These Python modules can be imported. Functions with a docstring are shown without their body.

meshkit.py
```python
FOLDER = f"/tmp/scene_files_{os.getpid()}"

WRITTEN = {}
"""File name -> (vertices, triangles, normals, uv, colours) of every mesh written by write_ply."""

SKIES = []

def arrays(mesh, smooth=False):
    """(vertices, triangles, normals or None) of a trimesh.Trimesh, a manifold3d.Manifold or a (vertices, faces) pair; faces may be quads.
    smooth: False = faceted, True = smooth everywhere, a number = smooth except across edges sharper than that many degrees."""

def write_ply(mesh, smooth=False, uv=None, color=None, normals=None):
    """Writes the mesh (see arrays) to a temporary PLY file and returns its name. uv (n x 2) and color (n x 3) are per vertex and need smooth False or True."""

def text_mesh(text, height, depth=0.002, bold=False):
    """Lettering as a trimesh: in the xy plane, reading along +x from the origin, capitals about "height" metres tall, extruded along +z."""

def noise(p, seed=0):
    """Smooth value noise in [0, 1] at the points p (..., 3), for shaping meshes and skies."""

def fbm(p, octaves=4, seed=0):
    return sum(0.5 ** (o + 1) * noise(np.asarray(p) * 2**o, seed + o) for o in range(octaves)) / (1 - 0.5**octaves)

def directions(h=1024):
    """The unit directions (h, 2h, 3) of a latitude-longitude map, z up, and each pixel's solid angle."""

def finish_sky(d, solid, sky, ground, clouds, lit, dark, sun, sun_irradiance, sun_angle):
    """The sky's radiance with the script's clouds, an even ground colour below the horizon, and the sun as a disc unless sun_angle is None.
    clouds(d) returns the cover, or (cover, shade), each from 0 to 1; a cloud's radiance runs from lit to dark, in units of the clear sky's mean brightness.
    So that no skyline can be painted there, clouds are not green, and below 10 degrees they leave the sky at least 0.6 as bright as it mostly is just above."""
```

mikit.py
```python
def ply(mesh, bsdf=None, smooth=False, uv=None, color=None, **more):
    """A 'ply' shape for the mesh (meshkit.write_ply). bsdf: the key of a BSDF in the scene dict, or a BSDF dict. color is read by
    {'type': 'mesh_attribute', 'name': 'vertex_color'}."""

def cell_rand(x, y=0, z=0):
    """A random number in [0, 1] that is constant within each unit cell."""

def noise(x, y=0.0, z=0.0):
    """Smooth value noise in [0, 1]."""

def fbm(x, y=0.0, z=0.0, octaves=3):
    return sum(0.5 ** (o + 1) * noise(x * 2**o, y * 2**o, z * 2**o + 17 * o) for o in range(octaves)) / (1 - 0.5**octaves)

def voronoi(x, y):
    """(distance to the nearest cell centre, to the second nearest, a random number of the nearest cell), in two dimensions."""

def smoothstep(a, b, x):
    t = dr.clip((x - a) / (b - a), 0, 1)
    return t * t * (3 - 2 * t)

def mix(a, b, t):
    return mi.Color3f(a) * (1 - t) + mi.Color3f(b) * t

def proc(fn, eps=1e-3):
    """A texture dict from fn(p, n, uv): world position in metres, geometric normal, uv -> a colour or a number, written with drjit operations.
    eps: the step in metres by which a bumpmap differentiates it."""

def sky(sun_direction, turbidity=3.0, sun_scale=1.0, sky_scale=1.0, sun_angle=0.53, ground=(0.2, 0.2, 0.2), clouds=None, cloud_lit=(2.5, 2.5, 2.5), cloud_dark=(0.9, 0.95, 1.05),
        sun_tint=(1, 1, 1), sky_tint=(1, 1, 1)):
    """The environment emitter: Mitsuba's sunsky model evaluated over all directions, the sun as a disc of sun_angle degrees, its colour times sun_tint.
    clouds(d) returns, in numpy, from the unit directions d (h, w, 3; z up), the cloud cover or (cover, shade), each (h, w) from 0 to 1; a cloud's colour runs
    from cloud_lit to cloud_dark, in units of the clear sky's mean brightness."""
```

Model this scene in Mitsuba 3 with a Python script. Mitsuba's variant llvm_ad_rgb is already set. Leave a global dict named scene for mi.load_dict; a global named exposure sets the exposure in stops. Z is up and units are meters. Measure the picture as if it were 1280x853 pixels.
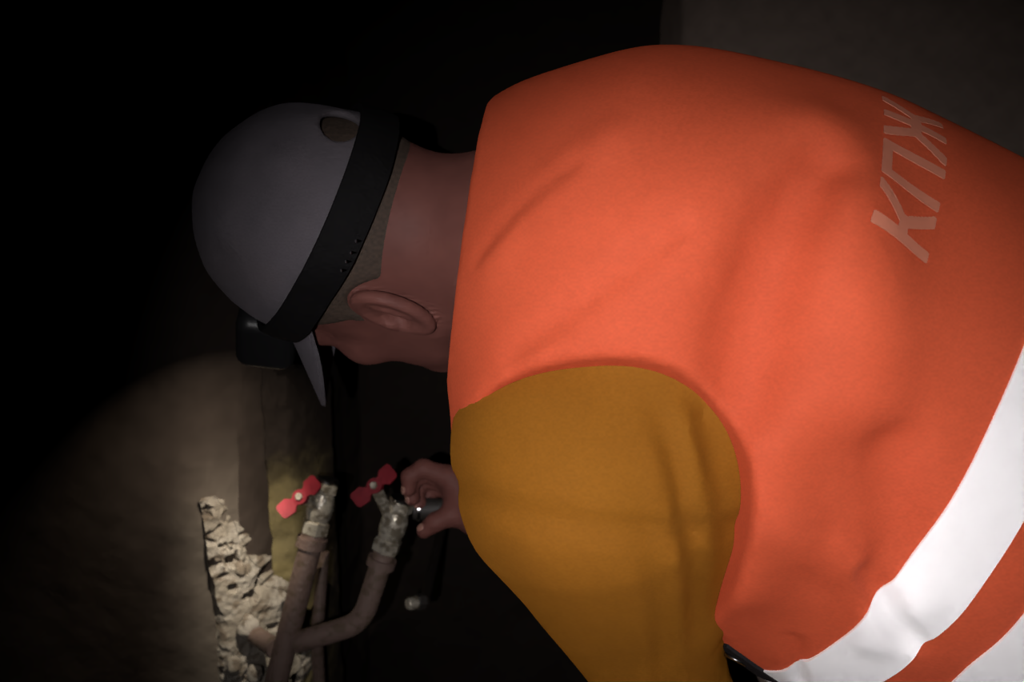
import math
import numpy as np
import trimesh
import manifold3d as m3
import drjit as dr
import mitsuba as mi
import mikit
import meshkit
from mikit import proc, fbm, noise as mnoise, voronoi, smoothstep, mix

scene, labels = {}, {}
T = mi.ScalarTransform4f

# ------------------------------------------------------------------ camera, lights, exposure
DETAIL = 1.0                                     # mesh step of the worker's surfaces, 1 = final
FOCAL = 967.0                                   # focal length in pixels of the 1280 x 853 frame
CAM = np.array([0.0, 0.0, 1.05])
PITCH = math.radians(10.0)
CR = np.array([1.0, 0.0, 0.0])
CF = np.array([0.0, math.cos(PITCH), -math.sin(PITCH)])
CU = np.array([0.0, math.sin(PITCH), math.cos(PITCH)])
exposure = 0.0


def world(q):
    """Metres right, up and ahead of the eye -> world."""
    q = np.asarray(q, float)
    return CAM + q[..., 0:1] * CR + q[..., 1:2] * CU + q[..., 2:3] * CF


def at(px, py, d):
    return np.array([(px - 640.0) / FOCAL * d, (426.5 - py) / FOCAL * d, d])


def vec(x, y, d):
    return x * CR + y * CU + d * CF


scene['camera'] = {
    'type': 'thinlens', 'fov': math.degrees(2 * math.atan(640 / FOCAL)), 'fov_axis': 'x', 'near_clip': 0.02, 'far_clip': 50.0,
    'aperture_radius': 0.0016, 'focus_distance': 0.46,
    'to_world': T().look_at(origin=CAM.tolist(), target=(CAM + CF).tolist(), up=CU.tolist()),
}
# the torch of the phone that takes the picture, held just beside and behind the lens
torch_at, torch_to = world(np.array([-0.045, -0.01, -0.08])), world(at(810, 600, 0.45))
scene['phone_torch'] = {
    'type': 'spot', 'intensity': {'type': 'rgb', 'value': [1.10, 1.06, 1.06]}, 'cutoff_angle': 36.0, 'beam_width': 16.0,
    'to_world': T().look_at(origin=torch_at.tolist(), target=torch_to.tolist(), up=[0, 0, 1]),
}
# the headlamp's own light is set in its builder: HEADLAMP
HEADLAMP = dict(value=[0.62, 0.57, 0.47], cutoff=15.0, beam=2.0, spill=[0.40, 0.352, 0.284])

# ------------------------------------------------------------------ materials


def rgb(*c):
    return {'type': 'rgb', 'value': list(map(float, c))}


def principled(base, rough=0.6, bump=None, scale=0.001, eps=1e-3, **more):
    b = {'type': 'principled', 'base_color': base if isinstance(base, dict) else rgb(*base), 'roughness': rough if isinstance(rough, dict) else float(rough), **more}
    if bump is not None:
        b = {'type': 'bumpmap', 'arbitrary': proc(bump, eps), 'scale': float(scale), 'bsdf': b}
    return {'type': 'twosided', 'bsdf': b}


def cloth(c1, c2, dirt, f=22.0):
    def fn(p, n, uv):
        k = fbm(p.x * f, p.y * f, p.z * f, 3)
        w = mnoise(p.x * 900, p.y * 900, p.z * 900)
        g = smoothstep(0.62, 0.85, fbm(p.x * 9 + 4, p.y * 9, p.z * 9, 4))
        return mix(mix(c1, c2, k), dirt, 0.35 * g) * (0.93 + 0.14 * w)
    return proc(fn)


def weave(p, n, uv):
    return mnoise(p.x * 700, p.y * 700, p.z * 700) + 0.6 * mnoise(p.x * 160, p.y * 160, p.z * 160)


M = scene
M['m_orange'] = principled(cloth((0.52, 0.082, 0.033), (0.46, 0.069, 0.027), (0.38, 0.065, 0.033)), 0.75, weave, 0.00015, specular=0.18)
M['m_yellow'] = principled(cloth((0.222, 0.083, 0.0062), (0.195, 0.071, 0.0055), (0.165, 0.062, 0.0075)), 0.85, weave, 0.0002, specular=0.15)
M['m_tape'] = principled((0.93, 0.92, 0.92), 0.35, specular=0.8)
M['m_letters'] = principled((0.50, 0.17, 0.105), 0.7, specular=0.2)


def skin_fn(p, n, uv):
    k = fbm(p.x * 60, p.y * 60, p.z * 60, 4)
    return mix((0.175, 0.066, 0.053), (0.125, 0.047, 0.039), k)


def stubble(p, n, uv):
    return mnoise(p.x * 900, p.y * 900, p.z * 900)


M['m_skin'] = principled(proc(skin_fn), 0.6, stubble, 0.0003, specular=0.2)
M['m_hair'] = principled(proc(lambda p, n, uv: mix((0.075, 0.049, 0.035), (0.045, 0.031, 0.023), mnoise(p.x * 500, p.y * 500, p.z * 500))), 0.8, stubble, 0.0008)
M['m_cap'] = principled(cloth((0.128, 0.113, 0.128), (0.102, 0.092, 0.104), (0.10, 0.08, 0.08), 40.0), 0.85, weave, 0.0006, specular=0.2)
M['m_strap'] = principled((0.004, 0.0035, 0.004), 0.8, weave, 0.0006, specular=0.2)
M['m_black'] = principled((0.012, 0.012, 0.013), 0.4)
M['m_dark_cloth'] = principled(cloth((0.010, 0.009, 0.010), (0.007, 0.006, 0.007), (0.02, 0.017, 0.015)), 0.85, weave, 0.0006, specular=0.2)
M['m_eye'] = principled((0.6, 0.58, 0.55), 0.15)
M['m_nail'] = principled((0.36, 0.18, 0.14), 0.3)
M['m_red'] = principled(proc(lambda p, n, uv: mix((0.225, 0.015, 0.024), (0.15, 0.012, 0.018), fbm(p.x * 120, p.y * 120, p.z * 120, 3))), 0.6, specular=0.2)


def pipe_fn(p, n, uv):
    k = fbm(p.x * 55, p.y * 55, p.z * 30, 4)
    r = smoothstep(0.5, 0.7, fbm(p.x * 120 + 3, p.y * 120, p.z * 120, 3))
    return mix(mix((0.21, 0.142, 0.118), (0.14, 0.092, 0.077), k), (0.10, 0.07, 0.04), 0.6 * r)


M['m_pipe'] = principled(proc(pipe_fn), 0.55, lambda p, n, uv: fbm(p.x * 260, p.y * 260, p.z * 260, 3), 0.0012)
M['m_old_pipe'] = principled(proc(lambda p, n, uv: mix((0.035, 0.029, 0.025), (0.02, 0.017, 0.015), fbm(p.x * 70, p.y * 70, p.z * 70, 3))), 0.6)


def metal_fn(p, n, uv):
    k = smoothstep(0.4, 0.65, fbm(p.x * 150, p.y * 150, p.z * 150, 3))
    return mix((0.55, 0.50, 0.41), (0.24, 0.20, 0.145), k)


M['m_metal'] = principled(proc(metal_fn), 0.33, lambda p, n, uv: fbm(p.x * 400, p.y * 400, p.z * 400, 2), 0.0006, metallic=0.45)
M['m_chrome'] = principled((0.75, 0.74, 0.72), 0.18, metallic=1.0)


EDGE_X, EDGE_TOP = float(world(at(272, 740, 0.95))[0]), float(world(at(272, 618, 0.945))[2])


def wall_fn(p, n, uv):
    k = fbm(p.x * 5, p.y * 5, p.z * 5, 4)
    s = fbm(p.x * 60, p.y * 60, p.z * 60, 3)
    c = mix((0.060, 0.045, 0.037), (0.042, 0.032, 0.027), k)
    # pale dust and scraps of the broken plaster cling to the wall along its raw edge
    e = smoothstep(EDGE_X - 0.075, EDGE_X + 0.01, p.x + 0.05 * (fbm(p.x * 30, p.y * 30, p.z * 30, 3) - 0.5)) * smoothstep(EDGE_TOP + 0.10, EDGE_TOP - 0.06, p.z)
    on = dr.select(p.x < EDGE_X + 0.02, e, 0)
    return mix(c * (0.85 + 0.3 * s), (0.20, 0.17, 0.14), 0.55 * on)


def wall_bump(p, n, uv):
    return fbm(p.x * 45, p.y * 45, p.z * 45, 4)


M['m_wall'] = principled(proc(wall_fn), 0.9, wall_bump, 0.004, 2e-3, specular=0.1)


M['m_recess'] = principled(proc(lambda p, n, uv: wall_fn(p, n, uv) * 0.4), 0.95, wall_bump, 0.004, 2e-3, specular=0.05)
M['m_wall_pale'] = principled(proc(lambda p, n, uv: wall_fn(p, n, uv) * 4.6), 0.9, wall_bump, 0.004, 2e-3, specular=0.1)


def plaster_fn(p, n, uv):
    k = fbm(p.x * 34, p.y * 34, p.z * 34, 4)
    s = smoothstep(0.53, 0.66, fbm(p.x * 75 + 9, p.y * 75, p.z * 75, 4))
    c = mix((0.36, 0.32, 0.275), (0.25, 0.215, 0.175), smoothstep(0.35, 0.65, k))
    return mix(c, (0.15, 0.115, 0.085), 0.8 * s)


M['m_plaster'] = principled(proc(plaster_fn), 0.9, lambda p, n, uv: fbm(p.x * 120, p.y * 120, p.z * 120, 4), 0.004, specular=0.1)
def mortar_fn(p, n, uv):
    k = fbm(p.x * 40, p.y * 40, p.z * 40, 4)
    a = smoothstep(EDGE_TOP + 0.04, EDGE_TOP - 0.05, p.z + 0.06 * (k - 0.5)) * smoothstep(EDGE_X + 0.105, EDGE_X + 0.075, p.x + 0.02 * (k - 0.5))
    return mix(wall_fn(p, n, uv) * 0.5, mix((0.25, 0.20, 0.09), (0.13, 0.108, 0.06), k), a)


M['m_mortar'] = principled(proc(mortar_fn), 0.95, wall_bump, 0.004, 2e-3, specular=0.1)
M['m_floor'] = principled(proc(lambda p, n, uv: mix((0.10, 0.085, 0.07), (0.06, 0.05, 0.042), fbm(p.x * 9, p.y * 9, p.z * 9, 4))), 0.9)

# ------------------------------------------------------------------ helpers
counts = {}


def put(key, mesh, bsdf, smooth=False, label=None, category=None, group=None, kind=None):
    """One entry of the scene; a key that is taken gets the next three-digit number."""
    k, n = key, counts.get(key, 0)
    counts[key] = n + 1
    if n:
        k = f'{key}_{n:03d}'
    scene[k] = mikit.ply(mesh, bsdf, smooth=smooth)
    note(k, label, category, group, kind)
    return k


def note(k, label=None, category=None, group=None, kind=None):
    d = {a: b for a, b in dict(label=label, category=category, group=group, kind=kind).items() if b}
    if d:
        labels[k] = {**labels.get(k, {}), **d}


def to_world(v, f):
    """A mesh in eye metres (left-handed) to a world mesh with its faces turned outward."""
    m = trimesh.Trimesh(world(v), np.asarray(f)[:, ::-1], process=False)
    return m


def unit(v):
    v = np.asarray(v, float)
    return v / np.linalg.norm(v)


def surface_nets(fn, lo, hi, step, smooth=6):
    step = step * DETAIL
    lo, hi = np.asarray(lo, float), np.asarray(hi, float)
    n = np.ceil((hi - lo) / step).astype(int) + 1
    ax = [(lo[i] + step * np.arange(n[i])).astype(np.float32) for i in range(3)]
    val = np.empty(n, np.float32)
    for i in range(0, n[0], 24):
        g = np.stack(np.meshgrid(ax[0][i:i + 24], ax[1], ax[2], indexing='ij'), -1)
        val[i:i + 24] = fn(g)
    ins = val < 0
    c = [ins[a:n[0] - 1 + a, b:n[1] - 1 + b, d:n[2] - 1 + d] for a, b, d in np.ndindex(2, 2, 2)]
    tot = sum(x.astype(np.int8) for x in c)
    cells = np.argwhere((tot > 0) & (tot < 8))
    idx = np.full(n - 1, -1, np.int64)
    idx[tuple(cells.T)] = np.arange(len(cells))
    corner = {o: val[tuple((cells + o).T)] for o in np.ndindex(2, 2, 2)}
    acc, cnt = np.zeros((len(cells), 3)), np.zeros(len(cells))
    for o in np.ndindex(2, 2, 2):
        for k in range(3):
            if o[k] == 0:
                q = list(o)
                q[k] = 1
                a, b = corner[o].astype(float), corner[tuple(q)].astype(float)
                hit = (a < 0) != (b < 0)
                t = np.where(hit, a / np.where(hit, a - b, 1), 0)
                pt = np.tile(np.array(o, float), (len(cells), 1))
                pt[:, k] += t
                acc += pt * hit[:, None]
                cnt += hit
    v = lo + step * (cells + acc / cnt[:, None])
    faces = []
    for k in range(3):
        u, w = (k + 1) % 3, (k + 2) % 3
        a = np.take(ins, np.arange(n[k] - 1), k)
        b = np.take(ins, np.arange(1, n[k]), k)
        e = np.argwhere(a != b)
        e = e[(e[:, u] > 0) & (e[:, w] > 0) & (e[:, u] < n[u] - 1) & (e[:, w] < n[w] - 1)]
        du, dw = np.eye(3, dtype=int)[u], np.eye(3, dtype=int)[w]
        q = np.stack([idx[tuple((e - s).T)] for s in (du * 0, du, du + dw, dw)], 1)
        flip = ~a[tuple(e.T)]
        q[flip] = q[flip][:, ::-1]
        faces.append(q)
    q = np.vstack(faces)
    f = np.vstack([q[:, [0, 1, 2]], q[:, [0, 2, 3]]])
    m = trimesh.Trimesh(v, f, process=False)
    if smooth:
        trimesh.smoothing.filter_taubin(m, lamb=0.5, nu=0.52, iterations=smooth)
    return np.array(m.vertices), np.array(m.faces)


def marching_tets(fn, lo, hi, step, smooth=6):
    """Like surface_nets, and always a closed manifold."""
    step = step * DETAIL
    lo, hi = np.asarray(lo, float), np.asarray(hi, float)
    n = np.ceil((hi - lo) / step).astype(int) + 1
    ax = [(lo[i] + step * np.arange(n[i])).astype(np.float32) for i in range(3)]
    val = np.concatenate([fn(np.stack(np.meshgrid(ax[0][i:i + 24], ax[1], ax[2], indexing='ij'), -1)) for i in range(0, n[0], 24)]).astype(float)
    for k in range(3):                                # closed at the box
        e = np.moveaxis(val, k, 0)
        e[0] = np.maximum(e[0], step * .3)
        e[-1] = np.maximum(e[-1], step * .3)
    val[np.abs(val) < 0.02 * step] = 0.02 * step
    ins = val < 0
    tot = sum(ins[a:n[0] - 1 + a, b:n[1] - 1 + b, d:n[2] - 1 + d].astype(np.int8) for a, b, d in np.ndindex(2, 2, 2))
    cells = np.argwhere((tot > 0) & (tot < 8))
    flat, nyz = val.ravel(), np.array([n[1] * n[2], n[2], 1])
    import itertools
    tets = []
    for perm in itertools.permutations(range(3)):
        o, row = np.zeros(3, int), [np.zeros(3, int)]
        for k in perm:
            o = o.copy()
            o[k] = 1
            row.append(o)
        tets.append(np.stack([(cells + r) @ nyz for r in row], 1))
    t = np.vstack(tets)
    inside = flat[t] < 0
    c = inside.sum(1)
    order = np.argsort(~inside, axis=1, kind='stable')        # the inside corners first
    t = np.take_along_axis(t, order, 1)
    tri = []
    for cnt, edges in ((1, [((0, 1), (0, 2), (0, 3))]), (3, [((0, 3), (1, 3), (2, 3))]), (2, [((0, 2), (0, 3), (1, 3)), ((0, 2), (1, 3), (1, 2))])):
        q = t[c == cnt]
        for e in edges:
            tri.append((np.stack([q[:, list(ab)] for ab in e], 1), q, cnt))
    eds = np.vstack([x[0] for x in tri])                      # (triangles, 3, 2)
    key = np.sort(eds, -1).reshape(-1, 2)
    uq, inv = np.unique(key[:, 0] * flat.size + key[:, 1], return_inverse=True)
    a, b = uq // flat.size, uq % flat.size

    def where(i):
        return lo + step * np.stack([i // (n[1] * n[2]), i // n[2] % n[1], i % n[2]], -1)
    w = (flat[a] / (flat[a] - flat[b]))[:, None]
    v = where(a) * (1 - w) + where(b) * w
    f = inv.reshape(-1, 3)
    out = np.concatenate([where(q[:, cnt:]).mean(1) - where(q[:, :cnt]).mean(1) for _, q, cnt in tri])
    mid = where(eds).mean(2)
    nrm = np.cross(mid[:, 1] - mid[:, 0], mid[:, 2] - mid[:, 0])
    bad = (nrm * out).sum(1) < 0
    f[bad] = f[bad][:, ::-1]
    m = trimesh.Trimesh(v, f, process=False)
    if smooth:
        trimesh.smoothing.filter_taubin(m, lamb=0.5, nu=0.52, iterations=smooth)
    return np.array(m.vertices), np.array(m.faces)


def smin(a, b, k):
    h = np.maximum(k - np.abs(a - b), 0) / k
    return np.minimum(a, b) - h * h * k * 0.25


def smax(a, b, k):
    return -smin(-a, -b, k)


def ell(q, c, r):
    c, r = np.asarray(c, np.float32), np.asarray(r, np.float32)
    p = (q - c) / r
    k0 = np.sqrt((p * p).sum(-1)) + 1e-6
    k1 = np.sqrt(((p / r) ** 2).sum(-1)) + 1e-6
    return k0 * (k0 - 1) / k1


def cone(q, a, b, ra, rb):
    a, b = np.asarray(a, np.float32), np.asarray(b, np.float32)
    ba = b - a
    t = np.clip(((q - a) @ ba) / (ba @ ba), 0, 1)
    d = q - a - t[..., None] * ba
    return np.sqrt((d * d).sum(-1)) - (ra + (rb - ra) * t)


def chain(q, pts, rads, k=0.0):
    out = None
    for i in range(len(pts) - 1):
        c = cone(q, pts[i], pts[i + 1], rads[i], rads[i + 1])
        out = c if out is None else (smin(out, c, k) if k else np.minimum(out, c))
    return out


def line_dist(q, pts):
    return chain(q, pts, [0.0] * len(pts))


def raycast(fn, o, d, t0, t1, n=60):
    """First point where fn turns positive going outward from o along d (all arrays)."""
    lo, hi = np.full(len(o), t0), np.full(len(o), t1)
    for _ in range(n):
        mid = 0.5 * (lo + hi)
        v = fn((o + mid[:, None] * d).astype(np.float32))
        lo, hi = np.where(v < 0, mid, lo), np.where(v < 0, hi, mid)
    return o + (0.5 * (lo + hi))[:, None] * d


def grid_faces(nu, nv, wrap=False):
    i, j = np.meshgrid(np.arange(nu if wrap else nu - 1), np.arange(nv - 1), indexing='ij')
    a, b = i * nv + j, ((i + 1) % nu) * nv + j
    q = np.stack([a, b, b + 1, a + 1], -1).reshape(-1, 4)
    return np.vstack([q[:, [0, 1, 2]], q[:, [0, 2, 3]]])


def slab(outer, inner, wrap=False):
    """Closed thin solid between two (nu, nv, 3) sheets."""
    nu, nv = outer.shape[:2]
    v = np.vstack([outer.reshape(-1, 3), inner.reshape(-1, 3)])
    n = nu * nv
    f = [grid_faces(nu, nv, wrap), grid_faces(nu, nv, wrap)[:, ::-1] + n]

    def edge(ids):
        a, b = np.array(ids[:-1]), np.array(ids[1:])
        return np.vstack([np.stack([a, a + n, b], 1), np.stack([b, a + n, b + n], 1)])
    rows = list(range(nu)) + ([0] if wrap else [])
    f.append(edge([i * nv for i in rows])[:, ::-1])
    f.append(edge([i * nv + nv - 1 for i in rows]))
    if not wrap:
        f.append(edge(list(range(nv))))
        f.append(edge([(nu - 1) * nv + j for j in range(nv)])[:, ::-1])
    m = trimesh.Trimesh(v, np.vstack(f), process=False)
    if m.volume < 0:
        m.invert()
    return m


def frame(axis, hint=(0.13, 0.2, 1.0)):
    z = unit(axis)
    x = unit(np.cross(hint, z))
    return np.stack([x, np.cross(z, x), z], 1)


def tube(pts, r, sides=20, caps=True):
    """Swept round tube along world points; r a number or one per point."""
    p = np.asarray(pts, float)
    r = np.broadcast_to(r, (len(p),))
    t = np.gradient(p, axis=0)
    t /= np.linalg.norm(t, axis=1, keepdims=True)
    x = unit(np.cross([0.3, 0.5, 0.8], t[0]))
    ring = []
    for k in range(len(p)):
        x = unit(x - t[k] * (x @ t[k]))
        y = np.cross(t[k], x)
        a = np.arange(sides) * 2 * np.pi / sides
        ring.append(p[k] + r[k] * (np.cos(a)[:, None] * x + np.sin(a)[:, None] * y))
    v = np.vstack(ring)
    f = []
    for k in range(len(p) - 1):
        for s in range(sides):
            a, b = k * sides + s, k * sides + (s + 1) % sides
            f += [[a, b, b + sides], [a, b + sides, a + sides]]
    if caps:
        v = np.vstack([v, p[0], p[-1]])
        n = len(v)
        for s in range(sides):
            f += [[(s + 1) % sides, s, n - 2], [(len(p) - 1) * sides + s, (len(p) - 1) * sides + (s + 1) % sides, n - 1]]
    m = trimesh.Trimesh(v, f, process=False)
    if m.volume < 0:
        m.invert()
    return m


def bend(pts, radius, n=8):
    """Polyline with its corners rounded."""
    p = [np.asarray(x, float) for x in pts]
    out = [p[0]]
    for a, b, c in zip(p[:-2], p[1:-1], p[2:]):
        u, w = unit(a - b), unit(c - b)
        for t in np.linspace(0, 1, n):
            out.append((1 - t) ** 2 * (b + radius * u) + 2 * t * (1 - t) * b + t * t * (b + radius * w))
    out.append(p[-1])
    return dense(out)


def dense(pts, step=0.02):
    out = [np.asarray(pts[0])]
    for a, b in zip(pts[:-1], pts[1:]):
        k = max(1, int(np.linalg.norm(np.asarray(b) - a) / step))
        out += [np.asarray(a) + (np.asarray(b) - a) * t for t in np.linspace(0, 1, k + 1)[1:]]
    return out


def lathe(profile, origin, axis, sides=28):
    """Profile of (radius, height) turned about the axis from the origin."""
    m = trimesh.creation.revolve(np.array(profile, float), sections=sides)
    if m.volume < 0:
        m.invert()
    return moved(m, origin, frame(axis))


def moved(m, origin, rot):
    m = m.copy()
    m.vertices = np.asarray(m.vertices) @ np.asarray(rot).T + np.asarray(origin)
    return m


def prism(n, r, h, origin, axis, bevel=0.0012, turn=0.0):
    """Bevelled regular prism (hexagon nut)."""
    pts = []
    for z, rr in ((0, r - bevel), (bevel, r), (h - bevel, r), (h, r - bevel)):
        for k in range(n):
            a = 2 * math.pi * k / n + turn
            pts.append((rr * math.cos(a), rr * math.sin(a), z))
    m = trimesh.convex.convex_hull(np.array(pts))
    return moved(m, origin, frame(axis))


def join(*ms):
    return trimesh.util.concatenate(ms)


def as_manifold(m):
    return m3.Manifold(m3.Mesh(np.asarray(m.vertices, np.float32), np.asarray(m.faces, np.uint32)))


# ------------------------------------------------------------------ the setting
def wall_sheet(path, z0, z1, rough, nz=160, seed=0, scale=18.0):
    """A vertical rough wall following a ground-plan path [(x, y, roughness)], as one sheet."""
    p = np.asarray(path, float)
    seg = np.r_[0, np.cumsum(np.linalg.norm(np.diff(p[:, :2], axis=0), axis=1))]
    s = np.linspace(0, seg[-1], max(24, int(seg[-1] / 0.008)))
    x, y, k = (np.interp(s, seg, p[:, i]) for i in range(3))
    t = np.stack([np.gradient(x), np.gradient(y)], 1)
    t /= np.linalg.norm(t, axis=1, keepdims=True)
    nrm = np.stack([t[:, 1], -t[:, 0], 0 * x], 1)
    z = np.linspace(z0, z1, nz)
    v = np.stack([np.broadcast_to(x[:, None], (len(x), nz)), np.broadcast_to(y[:, None], (len(x), nz)), np.broadcast_to(z, (len(x), nz))], -1)
    d = (meshkit.fbm(v * scale, 4, seed) - 0.5) * 2
    v = v + nrm[:, None, :] * (d * rough * k[:, None])[..., None]
    m = trimesh.Trimesh(v.reshape(-1, 3), grid_faces(len(x), nz), process=False)
    return m


EDGE = world(at(272, 740, 0.95))
TOP = world(at(272, 618, 0.945))[2]              # height of the ragged tip                 # where the plaster of the wall breaks off
EX, EY = EDGE[0], EDGE[1]
put('wall_left', wall_sheet([(-2.6, EY - 0.25, 1), (-1.2, EY - 0.12, 1), (EX - 0.03, EY, 1), (EX, EY + 0.012, 1), (EX + 0.03, EY + 0.05, 1), (EX + 0.06, EY + 0.12, 1)], 0.0, 2.4, 0.012, 220, 3, 9.0), 'm_wall', True,
    kind='structure', label='dark brown plastered wall left of the pipes')
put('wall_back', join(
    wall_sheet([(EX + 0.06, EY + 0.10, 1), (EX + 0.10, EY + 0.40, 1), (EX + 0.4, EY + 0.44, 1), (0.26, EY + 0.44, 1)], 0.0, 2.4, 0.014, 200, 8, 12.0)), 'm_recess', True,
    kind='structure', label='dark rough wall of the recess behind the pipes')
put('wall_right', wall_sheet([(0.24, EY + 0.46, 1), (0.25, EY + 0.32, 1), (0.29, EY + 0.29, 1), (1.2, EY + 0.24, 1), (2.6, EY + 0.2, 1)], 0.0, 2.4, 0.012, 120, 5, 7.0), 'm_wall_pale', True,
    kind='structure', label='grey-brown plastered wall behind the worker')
put('floor', moved(trimesh.creation.box((6.0, 5.0, 0.1)), (0, 0.6, -0.05), np.eye(3)), 'm_floor', kind='structure', label='dark concrete floor under the worker')
put('ceiling', moved(trimesh.creation.box((6.0, 5.0, 0.1)), (0, 0.6, 2.45), np.eye(3)), 'm_wall', kind='structure', label='dark ceiling over the basement')


def broken_edge():
    """The raw edge of the broken plaster: pitted, lumpy, turned towards the pipes."""
    nz, ns = 330, 70
    z = np.linspace(0.05, TOP, nz)
    s = np.linspace(0, 1, ns)
    Z, S = np.meshgrid(z, s, indexing='ij')
    # width grows downward from a ragged tip
    grow = np.clip((TOP - Z) / 0.20, 0, 1) ** 0.8
    rag = meshkit.fbm(np.stack([Z * 28, Z * 0, Z * 0 + 3], -1), 4, 4)
    width = 0.012 + grow * (0.070 + 0.035 * (rag - 0.5))
    x = EX - 0.012 + S * width + 0.010 * (meshkit.fbm(np.stack([Z * 22, Z * 0 + 5, S * 0], -1), 3, 9) - 0.5) * (1 - S)
    y = EY - 0.016 + 0.8 * np.interp(x - EX, [-.03, 0, .03, .06, .10], [0, .012, .045, .085, .12]) + 0.020 * (1 - np.clip(S * 4, 0, 1)) + .014 * np.clip(S * 6 - 5, 0, 1)
    v = np.stack([x, y, Z], -1)
    lump = (meshkit.fbm(v * 42, 4, 21) - 0.5) * 0.010 + (meshkit.fbm(v * 150, 3, 31) - 0.5) * 0.005
    pit = np.clip(meshkit.fbm(v * 55 + 7, 3, 51) - 0.57, 0, 1) * -0.15
    dis = (lump + pit) * np.clip(S * 6, 0, 1)[...]
    v = v + dis[..., None] * unit([0.55, -0.83, 0.0])
    inner = v + np.array([0.012, 0.055, 0.0])
    return slab(v, inner)


put('wall_left__broken_plaster', broken_edge(), 'm_plaster', 40, label='pale pitted broken plaster edge')


def chip(seed, c, r):
    m = trimesh.creation.icosphere(2, 1.0)
    v = np.asarray(m.vertices)
    k = 0.75 + 0.6 * meshkit.noise(v * 1.7 + seed * 3.1, seed)
    m.vertices = v * k[:, None] * np.asarray(r) + c
    return m


for i, (px, py, d, r) in enumerate([(300, 712, .960, .010), (311, 785, .965, .018), (292, 832, .955, .014), (318, 842, .96, .013)]):
    put('wall_left__stone', chip(i, world(at(px, py, d)), (r * .7, r * .55, r * .9)), 'm_plaster', 40)
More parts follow.
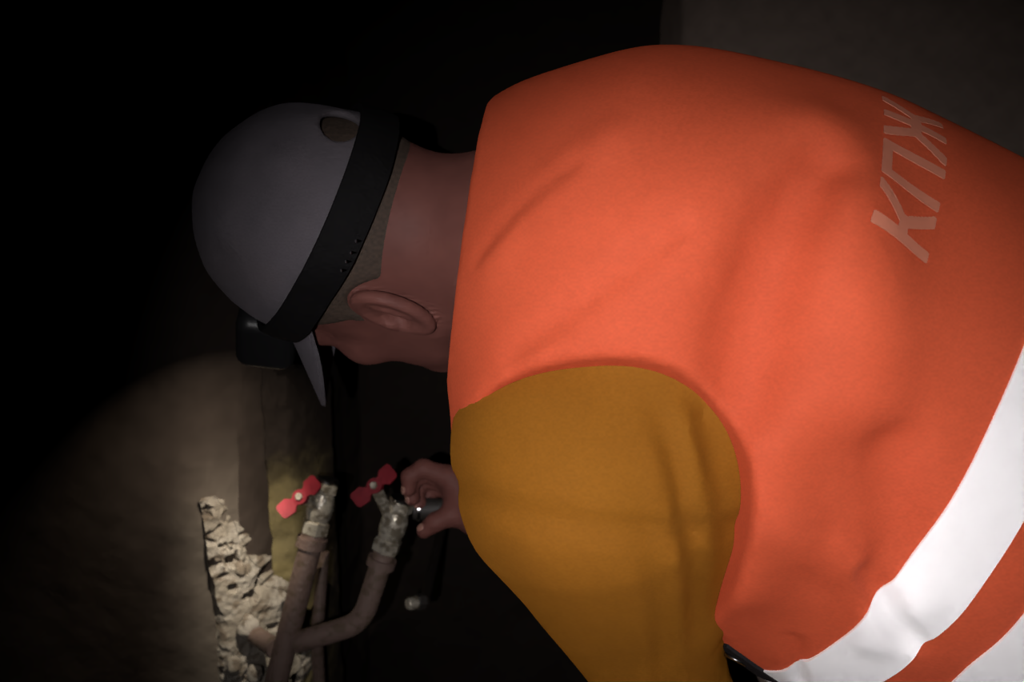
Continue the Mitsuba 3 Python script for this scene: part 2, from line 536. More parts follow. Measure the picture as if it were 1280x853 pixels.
# yellowed mortar in the reveal between the broken edge and the pipes
MS, MZ = np.meshgrid(np.linspace(0, 1, 40), np.linspace(0, 1, 120), indexing='ij')
mtop = TOP + .16 - .06 * MS + .06 * (meshkit.fbm(np.stack([MS * 6, MS * 0, MS * 0 + 2], -1), 3, 6) - .5)
mx = EX + .045 + .048 * MS
my = EY + .072 + .02 * MS + .16 * np.clip(MS - .55, 0, 1) ** 1.5
mv = np.stack([mx, my, MZ * mtop], -1)
mv[..., 1] -= .030 * (meshkit.fbm(mv * 26, 4, 12) - .5) - .004 * (MZ > .96)
rv = slab(mv, mv + np.array([.01, .05, 0]))
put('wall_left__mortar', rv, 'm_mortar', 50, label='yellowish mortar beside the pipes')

# ------------------------------------------------------------------ pipes and valves
PR = 0.0135


def pipe_points(*pts):
    return [world(at(*p)) for p in pts]


L0, L1 = world(at(346, 850, 0.900)), world(at(392, 668, 0.905))
axL = unit(L1 - L0)
knee = L0 - axL * 0.05
foot = np.array([knee[0], knee[1], 0.0])
put('water_pipe', tube(bend([foot, knee, L1], 0.04), PR, 24), 'm_pipe', 50,
    label='brownish steel riser pipe next to the broken plaster, ending in a red-handled valve', category='pipe')
put('water_pipe__collar', lathe([(PR, 0), (PR + .004, 0), (PR + .004, .012), (PR, .012)], L1 - axL * 0.016, axL), 'm_pipe', 40)

# second pipe: down from the valve, bent into a cross pipe that runs to the first one
R1 = world(at(481, 690, 0.885))
Rb = world(at(452, 779, 0.890))
Tee = L0 + axL * 0.040                           # where the cross run meets the riser
Rx = Tee + unit(Rb - Tee) * PR * 1.08
dirx = unit(Tee - Rb)
put('water_pipe__branch', tube(dense([Tee + dirx * PR * .9, Tee + dirx * .062 + np.array([0, .062, -.004])]), PR * .8, 20), 'm_pipe', 50)
put('water_pipe_bent', tube(bend([R1, Rb, Rx], 0.022), PR * 0.92, 24), 'm_pipe', 50,
    label='steel pipe bent into a cross run joining the riser pipe', category='pipe')
axR = unit(R1 - Rb)
put('water_pipe_bent__collar', lathe([(PR, 0), (PR + .003, 0), (PR + .003, .010), (PR, .010)], R1 - axR * 0.018, axR), 'm_pipe', 40)


def wing_handle(hub, normal, along, bent=0.004):
    """Butterfly handle: two flared wings on a round hub, tips bent up."""
    import shapely.geometry as sg
    w = sg.Polygon([(0.004, -0.0065), (0.012, -0.007), (0.017, -0.0125), (0.031, -0.0115), (0.034, -0.008), (0.034, 0.008), (0.031, 0.0115), (0.017, 0.0125), (0.012, 0.007), (0.004, 0.0065)])
    import shapely.affinity as sa
    shape = w.union(sa.rotate(w, 180, origin=(0, 0))).union(sg.Point(0, 0).buffer(0.0105))
    shape = shape.buffer(0.002).buffer(-0.002)
    m = trimesh.creation.extrude_polygon(shape, 0.0045, engine='earcut')
    m = m.subdivide_to_size(0.004)
    v = np.array(m.vertices)
    v[:, 2] += bent * (np.abs(v[:, 0]) / 0.03) ** 2
    hubm = trimesh.creation.cylinder(0.0105, 0.012, sections=24)
    hubm.apply_translation((0, 0, 0.0))
    m = join(trimesh.Trimesh(v, m.faces, process=False), hubm)
    m.apply_scale(0.80)
    z = unit(normal)
    x = unit(along - z * (np.asarray(along) @ z))
    return moved(m, hub, np.stack([x, np.cross(z, x), z], 1)), z


def ball_valve(base, axis, hub_px, along, normal, label, outlet=None):
    """Valve on the end of a pipe: hexagon ends, round body, stem and butterfly handle."""
    k = 'ball_valve' if 'ball_valve' not in counts else 'ball_valve_001'
    counts['ball_valve'] = 1
    note(k, label, 'valve', 'red-handled ball valves')
    put(k + '__hex_nut', prism(6, 0.0162, 0.016, base, axis, 0.0016, 0.3), 'm_metal', 30)
    put(k + '__body', lathe([(0.0, 0.0), (.0125, 0), (.0135, .003), (.0155, .010), (.0155, .022), (.0135, .029), (.0130, .033), (0, .033)], base + axis * 0.016, axis), 'm_metal', 35)
    put(k + '__hex_nut', prism(6, 0.0158, 0.012, base + axis * 0.049, axis, 0.0016, 0.1), 'm_metal', 30)
    put(k + '__collar', lathe([(0.0, 0), (.0130, 0), (.0142, .0015), (.0142, .004), (.0120, .006), (0.0, .006)], base + axis * 0.061, axis), 'm_chrome', 35)
    mid = base + axis * 0.033
    hub = world(at(*hub_px))
    n = unit(hub - mid)
    stem = tube([mid + n * 0.014, hub - n * 0.004], 0.0065, 16)
    put(k + '__stem', stem, 'm_metal', 40)
    h, z = wing_handle(hub, normal, along)
    put(k + '__handle', h, 'm_red', 40, label='red butterfly handle')
    put(k + '__screw', prism(6, 0.0045, 0.004, hub + z * 0.0045, z, 0.0008), 'm_metal', 30)
    return k, mid


facing = vec(-0.10, 0.32, -1.0)
ball_valve(L1, axL, (376, 622, 0.875), vec(0.74, 0.62, 0.25), facing, 'ball valve with red butterfly handle on the riser pipe next to the broken plaster')
v2, mid2 = ball_valve(R1, axR, (469, 608, 0.853), vec(0.78, 0.58, 0.3), facing, 'ball valve with red butterfly handle beside the worker\'s hand')

# dark hose coupling that the hand turns, on the outlet of the second valve
O0 = mid2 + axR * 0.020
cdir = unit(vec(1.0, -0.05, 0.12))
note('hose_coupling', 'dark hose coupling gripped by the hand next to the valve', 'coupling')
put('hose_coupling__sleeve', lathe([(0.0, 0), (.0115, 0), (.0125, .002), (.0125, .036), (.0110, .038), (0, .038)], O0 + cdir * 0.0160, cdir), 'm_old_pipe', 35)
put('hose_coupling__ring', lathe([(.0124, 0), (.0138, .001), (.0138, .004), (.0124, .005)], O0 + cdir * 0.020, cdir), 'm_chrome', 35)

# pipe behind, seen faintly past the riser, and a small fitting on a dark stub
B0, B1 = world(at(396, 800, 1.02)), world(at(404, 690, 1.03))
bd = unit(B1 - B0)
put('thin_pipe', tube(bend([np.array([B0[0], B0[1] + .01, 0.0]), B0, B1], .02), 0.008, 16), 'm_pipe', 50, label='thin pipe standing in the recess behind the riser pipe', category='pipe')
F0, F1 = world(at(530, 752, 0.98)), world(at(500, 757, 0.96))
fd = unit(F1 - F0)
S0 = F0 - fd * 0.28 + np.array([0, 0.2, 0])
note('drain_fitting', 'small shiny metal fitting on a dark pipe stub, right of the bent pipe', 'fitting')
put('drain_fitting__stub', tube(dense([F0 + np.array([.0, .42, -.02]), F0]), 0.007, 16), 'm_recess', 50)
put('drain_fitting__hex_nut', prism(6, 0.010, 0.012, F0 - fd * 0.001, fd), 'm_old_pipe', 30)
put('drain_fitting__cap', lathe([(0, 0), (.008, 0), (.008, .010), (.006, .013), (0, .013)], F0 + fd * 0.011, fd), 'm_metal', 40)

# ------------------------------------------------------------------ the worker: skeleton in eye metres
TC = np.array([0.268, -0.055, 0.57])              # middle of the trunk under the upper tape
TH, TN, TE = np.array([-0.90, 0.436, 0.0]), np.array([0.436, 0.90, 0.0]), np.array([0.0, 0.0, -1.0])
TB = np.stack([TH, TN, TE], 1).astype(np.float32)


def tp(h, n, e):
    return TC + h * TH + n * TN + e * TE


SH = np.array([-.36, -.30, -.12, 0, .10, .20, .265, .32, .36])
HN = np.array([.140, .154, .173, .188, .182, .150, .119, .085, .055])
HE = np.array([.165, .180, .180, .182, .182, .180, .155, .095, .055])
CN = np.array([-.05, -.04, -.022, -.006, .005, .018, .024, .016, .012])


def fine(arr):
    from scipy.interpolate import PchipInterpolator
    g = np.linspace(SH[0], SH[-1], 200)
    return g, PchipInterpolator(SH, arr)(g)


GH, GHN = fine(HN)
_, GHE = fine(HE)
_, GCN = fine(CN)

NECK = tp(.315, .012, 0)
SHL, ELL_, WRL = at(742, 600, 0.465), np.array([0.152, -0.331, 0.605]), np.array([0.10, -0.53, 0.51])
MIDL = at(822, 823, 0.56)
SHR, ELR, WRR = tp(.19, -.075, -.135), np.array([0.165, -0.285, 0.84]), at(606, 640, 0.845)

# folds of the vest: (points on the surface, height, width)
FOLDS = []


def trunk(q):
    """Distance to the clothed trunk (shirt level)."""
    r = (q - TC.astype(np.float32)) @ TB
    h, n, e = r[..., 0], r[..., 1], r[..., 2]
    hc = np.clip(h, SH[0], SH[-1])
    hn, he, cn = (np.interp(hc, GH, x).astype(np.float32) for x in (GHN, GHE, GCN))
    y, z = (n - cn) / hn, e / he
    k0 = np.sqrt(y * y + z * z) + 1e-6
    k1 = np.sqrt((y / hn) ** 2 + (z / he) ** 2) + 1e-6
    d = k0 * (k0 - 1) / k1
    d = smax(d, np.abs(h - 0.0) - 0.36, 0.05)
    # shoulder girdle
    d = smin(d, cone(q, tp(.250, .020, .06), SHL + np.array([0, .006, .005]), .070, .078), .07)
    d = smin(d, cone(q, tp(.250, .020, -.06), SHR, .070, .078), .07)
    return d


def fold(q):
    out = 0
    for pts, amp, w in FOLDS:
        out = out + amp * np.exp(-(line_dist(q, pts) / w) ** 2)
    return out


def cloth_noise(q, f, seed):
    return (meshkit.fbm(q * f, 2, seed) - 0.5).astype(np.float32)


VEST = 0.009


def vest_sd(q):
    d = trunk(q) - VEST
    near = np.abs(d) < 0.05
    if near.any():
        p = q[near]
        d[near] -= (fold(p) + 0.010 * cloth_noise(p, 9.0, 2)).astype(np.float32)
    return d


def P3(px, py, d):
    return at(px, py, d)


def on_vest(px, py):
    """The point of the vest that shows at this pixel: marches the sight line."""
    dr_ = at(px, py, 1.0)
    t = np.linspace(0.2, 0.9, 1401)
    v = vest_sd((t[:, None] * dr_).astype(np.float32))
    i = np.argmax(v < 0)
    return dr_ * t[i]


def fold_line(pix, amp, w):
    FOLDS.append(([on_vest(*p) for p in pix], amp, w))


new = []
for pix, amp, w in [
    ([(1025, 215), (975, 300), (940, 400), (928, 500)], -0.017, 0.018),      # valley beside the shoulder blade
    ([(1020, 180), (1060, 260), (1075, 380), (1070, 480)], 0.016, 0.028),
    ([(850, 285), (770, 345), (690, 405), (640, 440)], -0.0035, 0.006),
    ([(720, 205), (650, 260), (600, 320)], -0.0035, 0.006),
    ([(760, 170), (680, 240), (610, 330)], 0.003, 0.012),
    ([(1110, 560), (1120, 660), (1105, 735)], -0.008, 0.014),
    ([(1130, 750), (1040, 690), (960, 650)], 0.006, 0.016),
    ([(975, 520), (985, 640), (940, 740)], 0.005, 0.018),
    ([(1080, 715), (1105, 755), (1140, 800)], -0.009, 0.006),
    ([(1060, 690), (1075, 745), (1090, 800)], 0.004, 0.010),
    ([(992, 800), (1000, 850)], -0.006, 0.004),
]:
    new.append(([on_vest(*p) for p in pix], amp, w))
FOLDS += new

ARM_C, ARM_R = at(737, 643, 0.39), (0.0815, 0.0785)
ARM_A = unit(np.array([0.042, -0.085, 0.39]))            # axis of the armhole


def armhole(q, side=1):
    """Negative inside the armhole of the vest (a slanted oval bore seen from the side)."""
    if side > 0:
        s = q[..., 2]
        k = (s - ARM_C[2]) / ARM_A[2]
        u, w = (q[..., 0] - ARM_C[0] - k * ARM_A[0]) / ARM_R[0], (q[..., 1] - ARM_C[1] - k * ARM_A[1]) / ARM_R[1]
        flare = np.clip(1 - 0.8 * (s - ARM_C[2]), 0.8, 1.1)      # wider at its rim
        u, w = np.where(u < 0, u * .90, u) / flare, np.where(w < 0, w * 0.48, w) / flare
        g = (np.sqrt(np.abs(u) ** 2.4 + np.abs(w) ** 2.4 + 1e-9) ** (2 / 2.4) - 1) * 0.07
        return np.maximum(g, s - 0.61)
    c = cone(q, SHR + np.array([0, 0, .02]), SHR + 0.3 * unit(ELR - SHR) + np.array([0, 0, .1]), .078, .09)
    return c


def neck_hole(q):
    return cone(q, NECK - TH * 0.00, NECK + TH * 0.2, .068, .082)


def collar(r):
    return r[..., 0] - .330 - .33 * (r[..., 1] - .012)


def vest_cut(q):
    d = vest_sd(q)
    d = smax(d, -armhole(q), 0.004)
    d = np.maximum(d, -armhole(q, -1))
    d = np.maximum(d, -neck_hole(q))
    r = (q - TC.astype(np.float32)) @ TB
    d = np.maximum(d, -0.30 - r[..., 0])                       # hem
    return np.maximum(d, collar(r))


def shirt_sd(q):
    d = trunk(q) + .011
    la = chain(q, [SHL, MIDL, ELL_], [.082, .046, .042], .012)
    lb = chain(q, [ELL_, WRL], [.043, .037], .02)
    ra = chain(q, [SHR, ELR, WRR - 0.02 * unit(WRR - ELR)], [.076, .055, .037], .02)
    # slack of the sleeve under the arm
    d = smin(d, smin(la, lb, .02), .02)
    d = smin(d, ra, .03)
    d = smin(d, cone(q, SHL + np.array([-.020, .026, 0.0]), SHL + np.array([.058, -.08, 0.03]), .064, .032), .012)
    near = np.abs(d) < 0.03
    if near.any():
        p = q[near]
        f = 0.008 * cloth_noise(p, 13.0, 7)
        f = f + 0.0035 * np.sin((p[..., 0] + 0.25 * p[..., 1]) * 260) * np.exp(-((p[..., 0] - .090) / .018) ** 2) * (p[..., 1] < -.03)
        f = f - 0.004 * np.exp(-((p[..., 1] + .088 + 0.1 * p[..., 0]) / .006) ** 2) * (p[..., 2] < .5)
        d[near] -= f.astype(np.float32)
    r = (q - TC.astype(np.float32)) @ TB
    d = np.maximum(d, -neck_hole(q))
    d = np.maximum(d, collar(r) + .006)
    d = np.maximum(d, -0.28 - r[..., 0])
    # open cuffs
    d = np.maximum(d, (q - (WRL - 0.03 * unit(WRL - ELL_)).astype(np.float32)) @ unit(WRL - ELL_).astype(np.float32) - 10.0 * (np.linalg.norm(q - WRL, axis=-1) > .09))
    d = np.maximum(d, (q - (WRR - 0.02 * unit(WRR - ELR)).astype(np.float32)) @ unit(WRR - ELR).astype(np.float32) - 10.0 * (np.linalg.norm(q - WRR, axis=-1) > .09))
    return d


note('person', 'worker in an orange vest and yellow sleeves bending over the pipes', 'person')
put('person__vest', to_world(*surface_nets(vest_cut, (-.12, -.46, .28), (.68, .32, .86), .004)), 'm_orange', 50, label='orange high-visibility vest')
put('person__shirt', to_world(*surface_nets(shirt_sd, (-.20, -.62, .28), (.64, .30, .98), .005)), 'm_yellow', True, label='mustard yellow long-sleeved shirt')

# reflective tapes round the vest


def tape(h0, width, sag, lift=0.0014, n=360, m=9):
    th = np.linspace(0, 2 * np.pi, n, endpoint=False)
    w = np.linspace(-width / 2, width / 2, m)
    TT, W = np.meshgrid(th, w, indexing='ij')
    # the tape wanders a little where the vest is rucked up under the arm
    hh = h0 + W + sag * np.clip(-np.sin(TT), 0, 1) ** 1.5 - .020 * np.clip(np.sin(TT), 0, 1) ** 2 + 0.003 * np.exp(-(((TT - 2 * np.pi + .62) + 0) / .10) ** 2)
    o = TC + hh[..., None] * TH + 0.0 * TN
    d = np.cos(TT)[..., None] * TE + np.sin(TT)[..., None] * TN
    p = raycast(vest_sd, o.reshape(-1, 3), d.reshape(-1, 3), 0.02, 0.40, 40).reshape(n, m, 3)
    out, inn = p + d * lift, p - d * 0.002
    return slab(world(out), world(inn), True)


put('person__vest__reflective_tape', tape(0.019, 0.035, -.014), 'm_tape', 50, label='white reflective tape across the waist')
put('person__vest__reflective_tape', tape(-0.042, 0.035, -.012), 'm_tape', 50, label='white reflective tape along the hem')


_p = on_vest(1153, 338) - TC
LET = (_p @ TH, math.atan2(_p @ TN, _p @ TE))       # foot of the first letter: along the trunk, round the trunk
print('letters', LET)


def lettering(text, h0, e0, height):
    """Letters printed across the back, hugging the vest."""
    m = meshkit.text_mesh(text, height, 0.001, bold=True)
    m = m.subdivide_to_size(0.006)
    v = np.array(m.vertices)
    a = e0 + v[:, 0] / .19                               # reads from the wearer's left to the right
    h = h0 + v[:, 1]
    o = TC + h[:, None] * TH
    d = np.cos(a)[:, None] * TE + np.sin(a)[:, None] * TN
    p = raycast(vest_sd, o, d, 0.02, 0.4, 40) + d * (0.0003 + 0.4 * v[:, 2:3])
    w = trimesh.Trimesh(world(p), m.faces, process=False)
    if w.volume < 0:
        w.invert()
    return w


put('person__vest__lettering', lettering('КПЖ', LET[0], LET[1], 0.036), 'm_letters', 40, label='grey printed letters across the back')



def side_patch(px, py, dh, da, lift):
    """A scrap of webbing sewn on the side of the vest, hugging it."""
    q = on_vest(px, py) - TC
    h0, a0 = q @ TH, math.atan2(q @ TN, q @ TE)
    H, A = np.meshgrid(h0 + np.linspace(-dh, dh, 12), a0 + np.linspace(-da, da, 12), indexing='ij')
    o = TC + H[..., None] * TH
    d = np.cos(A)[..., None] * TE + np.sin(A)[..., None] * TN
    p = raycast(vest_sd, o.reshape(-1, 3), d.reshape(-1, 3), 0.02, 0.40, 40).reshape(12, 12, 3)
    return slab(world(p + d * lift), world(p - d * .002)), world(p[6, 6] + d[6, 6] * lift), d[6, 6]


patch, pc, pd = side_patch(922, 822, .020, .13, .0022)
put('person__vest__side_strap', patch, 'm_dark_cloth', 40, label='dark webbing strap at the side of the vest')
ringm = trimesh.creation.torus(.0075, .0013, major_sections=28, minor_sections=10)
put('person__vest__side_strap__snap'.replace('__side_strap__snap', '__snap'), moved(ringm, pc, frame(vec(*pd))), 'm_chrome', True, label='small metal snap')

# trousers and boots (below the frame)
HIPL, HIPR = tp(-.33, -.03, .09), tp(-.33, -.03, -.09)


def eye_of(w):
    r = np.asarray(w, float) - CAM
    return np.array([r @ CR, r @ CU, r @ CF])


wl, wr = world(HIPL), world(HIPR)
KNL, KNR = eye_of((wl[0] - .30, wl[1] - .05, wl[2] - .27)), eye_of((wr[0] - .30, wr[1] + .05, wr[2] - .27))
kl, kr = world(KNL), world(KNR)
ANL, ANR = eye_of((kl[0] + .20, kl[1], 0.10)), eye_of((kr[0] + .20, kr[1], 0.10))


def trousers_sd(q):
    d = cone(q, HIPL - TE * .02, HIPR + TE * .02, .135, .135)
    for a, b, c in ((HIPL, KNL, ANL), (HIPR, KNR, ANR)):
        d = smin(d, chain(q, [a, b, c], [.105, .075, .062], .03), .04)
    return d + 0.01 * cloth_noise(q, 9.0, 3)


lo = np.min([HIPL, HIPR, KNL, KNR, ANL, ANR], 0) - .2
hi = np.max([HIPL, HIPR, KNL, KNR, ANL, ANR], 0) + .2
put('person__trousers', to_world(*surface_nets(trousers_sd, lo, hi, .010, 3)), 'm_dark_cloth', True, label='dark work trousers')
for ank in (ANL, ANR):
    a = world(ank)
    heel, toe = m3.Manifold.sphere(.048, 24), m3.Manifold.sphere(.046, 24)
    pts = np.vstack([trimesh.creation.icosphere(2, .05).vertices + (a[0] + .03, a[1], .055), trimesh.creation.icosphere(2, .042).vertices + (a[0] - .17, a[1], .045),
                     trimesh.creation.cylinder(.056, .08).vertices + (a[0], a[1], .13)])
    pts[:, 2] = np.maximum(pts[:, 2], 0.002)
    put('person__boot', trimesh.convex.convex_hull(pts), 'm_black', 40)

# ------------------------------------------------------------------ head
HU2, HF2 = np.array([-0.93, 0.366, 0.0]), np.array([-0.366, -0.93, 0.0])
BETA, PSI = math.radians(-24), math.radians(41)
HS = 0.96                                        # size of the head
HU = math.cos(BETA) * HU2 + np.array([0, 0, math.sin(BETA)])
l0 = math.sin(BETA) * HU2 + np.array([0, 0, -math.cos(BETA)])
HF = math.cos(PSI) * HF2 - math.sin(PSI) * l0
HL = math.cos(PSI) * l0 + math.sin(PSI) * HF2
HB = (np.stack([HU, HF, HL], 1) / HS).astype(np.float32)
HO = at(484, 397, 0.57) - HS * (.0 * HU - .006 * HF + .085 * HL)   # between the ears


def hp(u, f, l):
    return HO + HS * (u * HU + f * HF + l * HL)


def skull(r, grow=0.0):
    d = ell(r, (.045, -.001, 0), (.088 + grow, .091 + grow, .076 + grow))
    return d


def head_local(r):
    a = np.stack([r[..., 0], r[..., 1], np.abs(r[..., 2])], -1)
    d = skull(r)
    d = smin(d, ell(r, (-.025, .040, 0), (.080, .056, .061)), .03)
    d = smin(d, cone(a, (-.045, .005, .048), (-.088, .070, .010), .020, .022), .03)
    d = smin(d, ell(r, (-.092, .074, 0), (.020, .022, .024)), .02)
    d = smin(d, cone(a, (.030, .078, .0), (.028, .072, .045), .018, .012), .015)
    d = smax(d, -ell(a, (.010, .100, .032), (.013, .014, .018)), .012)
    d = smin(d, ell(a, (-.012, .072, .042), (.018, .016, .018)), .02)
    d = smin(d, cone(r, (.022, .092, 0), (-.018, .112, 0), .008, .011), .012)
    d = smin(d, ell(a, (-.022, .100, .011), (.007, .009, .008)), .008)
    d = smin(d, cone(a, (-.046, .098, 0), (-.048, .088, .022), .007, .004), .006)
    d = smin(d, cone(a, (-.057, .096, 0), (-.055, .087, .020), .007, .004), .006)
    return d


def ear_local(r):
    a = np.stack([r[..., 0], r[..., 1], np.abs(r[..., 2])], -1)
    # tilt the ear out from the skull towards its back rim
    t = math.radians(18)
    x, y, z = a[..., 0] + .003, a[..., 1] + .010, a[..., 2] - .079
    yy, zz = y * math.cos(t) - z * math.sin(t), y * math.sin(t) + z * math.cos(t)
    k = np.stack([x, yy, zz], -1)
    plate = ell(k, (0, 0, 0), (.033, .0200, .0060))
    ang = np.arctan2(k[..., 0] / .028, k[..., 1] / .0165)
    ring = np.sqrt(k[..., 0] ** 2 * (.0165 / .028) ** 2 + k[..., 1] ** 2)
    rim = np.sqrt((ring - .0165) ** 2 + (k[..., 2] - .004) ** 2) - .0036
    d = smin(plate, rim, .005)
    d = smax(d, -ell(k, (-.004, .002, .006), (.013, .0085, .007)), .004)
    d = smin(d, ell(k, (-.004, .013, .004), (.006, .004, .005)), .004)      # tragus
    d = smin(d, cone(k, (.016, -.004, .0045), (-.010, -.008, .0045), .0030, .0028), .004)   # antihelix
    d = smin(d, ell(k, (-.027, .004, .001), (.009, .009, .0055)), .006)     # lobe
    d = smax(d, -ell(k, (-.003, .006, .000), (.0045, .0035, .010)), .002)
    return d


def head_sd(q):
    r = (q - HO.astype(np.float32)) @ HB
    d = head_local(r)
    d = smin(d, cone(q, hp(-.015, -.028, 0), NECK - TH * .05, .057, .066), .035)
    d = smin(d, cone(q, hp(-.03, -.05, 0), tp(.26, .05, 0), .035, .06), .03)
    d = smin(d, ear_local(r), .004)
    return d


hl = np.min([hp(u, f, l) for u in (-.13, .15) for f in (-.13, .14) for l in (-.11, .11)] + [NECK - TH * .05 - .07], 0) - .005
hh_ = np.max([hp(u, f, l) for u in (-.13, .15) for f in (-.13, .14) for l in (-.11, .11)] + [NECK - TH * .05 + .07], 0) + .005
hv, hf = marching_tets(head_sd, hl, hh_, .0030, 4)

# arms and hands: bones in eye metres
HAND = [
    # wrist and palm
    [at(609, 641, .845), at(581, 622, .846)], [at(586, 622, .850), at(562, 597, .842)], [at(586, 624, .855), at(564, 602, .858)],
    [at(588, 628, .862), at(566, 608, .874)], [at(591, 634, .868), at(569, 616, .888)], [at(598, 645, .848), at(576, 640, .842)],
]
HANDR = [(.026, .022), (.016, .0125), (.016, .0125), (.015, .0120), (.014, .0110), (.017, .0140)]
FING = [
    ([at(562, 597, .842), at(529, 586, .840), at(512, 596, .838), at(511, 613, .838)], [.0118, .0100, .0088, .0076]),
    ([at(564, 602, .860), at(528, 592, .862), at(513, 606, .860), at(516, 624, .858)], [.0118, .0100, .0088, .0078]),
    ([at(566, 608, .878), at(533, 600, .884), at(520, 614, .882), at(525, 630, .878)], [.0112, .0096, .0084, .0074]),
    ([at(569, 616, .893), at(544, 611, .903), at(533, 622, .902), at(537, 634, .898)], [.0100, .0084, .0076, .0068]),
    ([at(584, 640, .842), at(562, 645, .836), at(544, 653, .834), at(530, 664, .834)], [.0145, .0115, .0100, .0080]),
]


def arm_r(q):
    d = chain(q, [SHR, ELR, WRR], [.055, .040, .027], .02)
    for (a, b), (ra, rb) in zip(HAND, HANDR):
        d = smin(d, cone(q, a, b, ra, rb), .014)
    fs = None
    for pts, rad in FING:
        c = chain(q, pts, rad, .004)
        fs = c if fs is None else np.minimum(fs, c)
    return smin(d, fs, .006)


def left_hand():
    """Relaxed left hand on the knee, below the frame."""
    ax = unit(KNL - WRL) * np.array([1, 1, 1])
    side = unit(np.cross(ax, [0, 0, 1.0]))
    out = []
    c = WRL + ax * .09
    for k, (w, ln) in enumerate(((-.03, .07), (-.01, .08), (.01, .075), (.03, .06))):
        b = c + side * w
        e1 = b + ax * ln * .5 + np.array([-.01, -.006, 0])
        e2 = e1 + ax * ln * .5 + np.array([-.012, -.02, 0])
        out.append(([b, e1, e2], [.0105, .0092, .0078]))
    t0 = WRL + ax * .03 - side * .02
    out.append(([t0, t0 + ax * .03 - side * .03, t0 + ax * .06 - side * .04], [.014, .011, .009]))
    palm = [(WRL, c + side * w) for w in (-.03, -.01, .01, .03)]
    return out, palm


LF, LP = left_hand()


def arm_l(q):
    d = chain(q, [SHL, MIDL, ELL_, WRL], [.055, .039, .034, .026], .01)
    for a, b in LP:
        d = smin(d, cone(q, a, b, .020, .013), .012)
    fs = None
    for pts, rad in LF:
        c = chain(q, pts, rad, .004)
        fs = c if fs is None else np.minimum(fs, c)
    return smin(d, fs, .006)


def torso_core(q):
    r = (q - TC.astype(np.float32)) @ TB
    return np.maximum(trunk(q) + .02, r[..., 0] - .29)


parts = [(hv, hf)]
parts.append(marching_tets(arm_r, np.min([SHR, ELR, WRR, at(500, 570, .83)], 0) - .07, np.max([SHR, ELR, WRR, at(500, 570, .9)], 0) + .07, .0032, 2))
lpts = np.array([SHL, ELL_, WRL] + [x for p, _ in LF for x in p])
parts.append(marching_tets(arm_l, lpts.min(0) - .07, lpts.max(0) + .07, .004, 2))
parts.append(marching_tets(torso_core, (-.12, -.46, .28), (.68, .32, .86), .010, 2))
solids = [m3.Manifold(m3.Mesh(np.asarray(world(v), np.float32), np.asarray(f[:, ::-1], np.uint32))) for v, f in parts]
body = solids[0]
for s in solids[1:]:
    body = body + s
print('body', [s.status() for s in solids], body.num_tri())
mm = body.to_mesh()
put('person__body', trimesh.Trimesh(mm.vert_properties[:, :3], mm.tri_verts, process=False), 'm_skin', 60)

# nails of the visible hand
for pts, rad in FING:
    tip, ax = pts[-1], unit(pts[-1] - pts[-2])
    up = unit(np.cross(np.cross(ax, np.array([-1.0, 0.4, -.6])), ax))
    m = trimesh.creation.icosphere(2, 1.0)
    B = np.stack([ax, np.cross(ax, up), up], 1)
    put('person__nail', to_world(np.asarray(m.vertices) * (.0055, .0045, .0018) @ B.T + tip + up * (rad[-1] - .0010) - ax * .001, np.asarray(m.faces)), 'm_nail', True)
for s in (-1, 1):
    m = trimesh.creation.icosphere(3, 1.0)
    put('person__eye', to_world(np.asarray(m.vertices) * .0115 + hp(.010, .079, .032 * s), np.asarray(m.faces)), 'm_eye', True)


# cropped hair, cap, headlamp
def hair_sd(q):
    r = (q - HO.astype(np.float32)) @ HB
    d = skull(r, .0032)
    u, f, l = r[..., 0], r[..., 1], np.abs(r[..., 2])
    keep = np.minimum(.028 - f + 1.2 * np.maximum(u - .02, 0), u + .030 - 0.5 * np.minimum(f + .03, 0) * -1)
    return smax(smax(d, -keep, .012), -ell(np.stack([u, f, l], -1), (-.002, -.006, .080), (.034, .024, .03)), .006)


CAPU, CAPK = 0.060, 0.02                            # the cap's edge: u = CAPU + CAPK * f


def cap_outer(r):
    d = smin(ell(r, (.050, -.002, 0), (.106, .097, .083)), ell(r, (.070, .012, 0), (.074, .084, .070)), .03)
    return d + 0.007 * (meshkit.fbm(np.asarray(r) * 24.0, 2, 17) - 0.5)


def cap_sd(q):
    r = (q - HO.astype(np.float32)) @ HB
    d = cap_outer(r)
    d = smax(d, -(r[..., 0] - (CAPU - .014 + CAPK * r[..., 1])), .004)
    d = np.maximum(d, -(cap_outer(r) + .006))
    # opening over the strap at the back of the head
    return smax(d, -ell(r, (CAPU + .024, -.104, 0.0), (.014, .04, .020)), .004)


put('person__hair', to_world(*surface_nets(hair_sd, hl, hh_, .003, 2)), 'm_hair', True, label='short cropped hair')
put('person__cap', to_world(*surface_nets(cap_sd, hl - .02, hh_ + .02, .0020, 3)), 'm_cap', 50, label='grey fabric cap')


def ring_on_cap(phi, w, lift):
    f, l = np.cos(phi), np.sin(phi)
    o = np.stack([CAPU + w, 0 * f, 0 * f], -1).reshape(-1, 3)
    d = np.stack([CAPK * f, f, l], -1).reshape(-1, 3)
    p = raycast(cap_outer, o, d, 0.02, 0.2, 40)
    dd = d / np.linalg.norm(d, axis=1, keepdims=True)
    return (p + lift * dd).reshape(*np.shape(phi), 3)


def head_world(r):
    return world(HO + HS * r @ np.stack([HU, HF, HL]))


nphi = 120
PH, WW = np.meshgrid(np.linspace(0, 2 * np.pi, nphi, endpoint=False), np.linspace(-.0150, .0140, 7), indexing='ij')
note('headlamp', 'black headlamp on an elastic strap around the grey cap', 'headlamp')
put('headlamp__strap', slab(head_world(ring_on_cap(PH, WW, .0072)), head_world(ring_on_cap(PH, WW, .0025)), True), 'm_strap', 40)
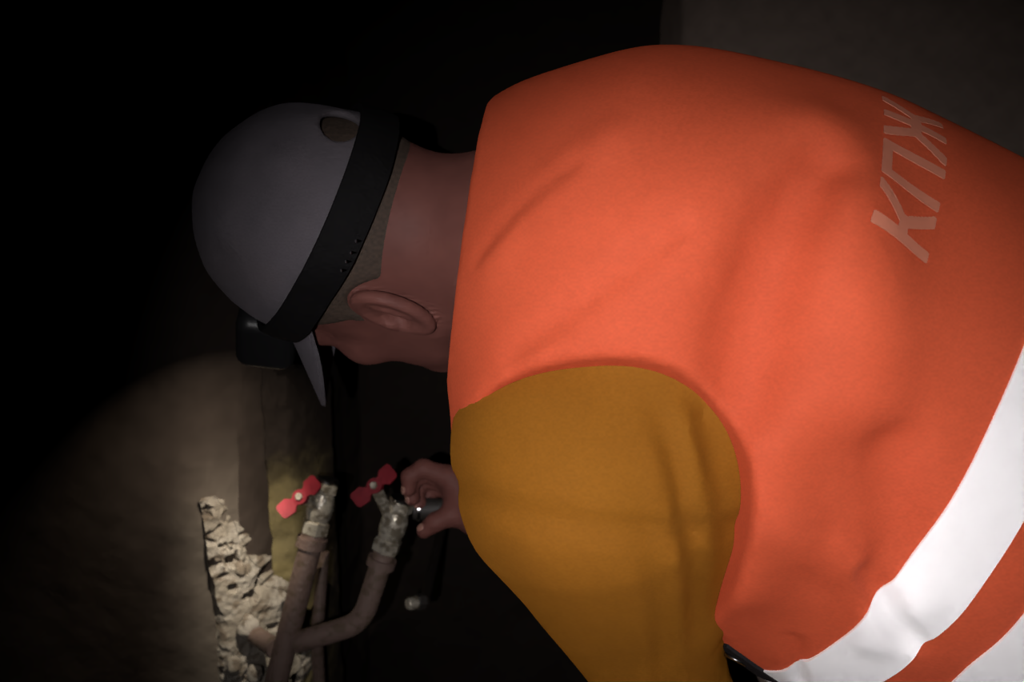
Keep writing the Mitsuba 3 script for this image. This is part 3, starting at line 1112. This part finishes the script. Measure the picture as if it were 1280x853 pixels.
# brim
AA, SS = np.meshgrid(np.linspace(-1.05, 1.05, 41), np.linspace(0, 1, 14), indexing='ij')
base = ring_on_cap(AA, AA * 0 - .010, -.002)
reach = .097 * np.cos(AA / 1.05 * np.pi / 2) ** .55 * SS
brim = base + np.stack([-.75 * reach - .25 * np.abs(np.sin(AA)) ** 2 * SS * .03, reach, 0.0 * reach], -1)
put('person__cap__brim', slab(head_world(brim + np.array([.002, 0, 0])), head_world(brim - np.array([.002, 0, 0]))), 'm_cap', 40)
# lamp housing on the forehead
LPOS = ring_on_cap(np.zeros((1,)), np.zeros((1,)) + .006, .002)[0]
lamp_dir_l = unit([-.30, .95, 0.0])


def head_mesh(m, rot, org):
    v = np.asarray(m.vertices) @ np.asarray(rot).T + org
    out = trimesh.Trimesh(head_world(v), m.faces, process=False)
    if out.volume < 0:
        out.invert()
    return out


def rounded_box(sx, sy, sz, r):
    s = m3.Manifold.batch_hull([m3.Manifold.sphere(r, 20).translate(((sx / 2 - r) * a, (sy / 2 - r) * b, (sz / 2 - r) * c)) for a in (-1, 1) for b in (-1, 1) for c in (-1, 1)])
    k = s.to_mesh()
    return trimesh.Trimesh(k.vert_properties[:, :3], k.tri_verts, process=False)


LB = np.stack([unit(np.cross([0, 0, 1.0], lamp_dir_l)), lamp_dir_l, [0, 0, 1.0]], 1)
put('headlamp__housing', head_mesh(rounded_box(.052, .062, .070, .012), LB, LPOS + lamp_dir_l * .029), 'm_black', 40)
rimm = trimesh.creation.annulus(.0145, .018, .008, sections=40)
rimm.vertices = np.asarray(rimm.vertices)[:, [0, 2, 1]]
put('headlamp__bezel', head_mesh(rimm, LB, LPOS + lamp_dir_l * .060), 'm_black', 40)
lens = trimesh.creation.cylinder(.0145, .003, sections=40)
lens.vertices = np.asarray(lens.vertices)[:, [0, 2, 1]]
k = put('headlamp__lens', head_mesh(lens, LB, LPOS + lamp_dir_l * .0585), 'm_chrome', 30)
lamp_w = head_world((LPOS + lamp_dir_l * .070)[None])[0]
lamp_t = world(at(312, 715, 0.95))
scene['headlamp_light'] = {
    'type': 'spot', 'intensity': rgb(*HEADLAMP['value']), 'cutoff_angle': HEADLAMP['cutoff'], 'beam_width': HEADLAMP['beam'],
    'to_world': T().look_at(origin=lamp_w.tolist(), target=lamp_t.tolist(), up=[0, 1, 0]),
}
scene['headlamp_spill'] = {**scene['headlamp_light'], 'intensity': rgb(*HEADLAMP['spill']), 'cutoff_angle': 32.0, 'beam_width': 1.0,
                           'to_world': T().look_at(origin=lamp_w.tolist(), target=world(at(285, 610, 0.95)).tolist(), up=[0, 1, 0])}
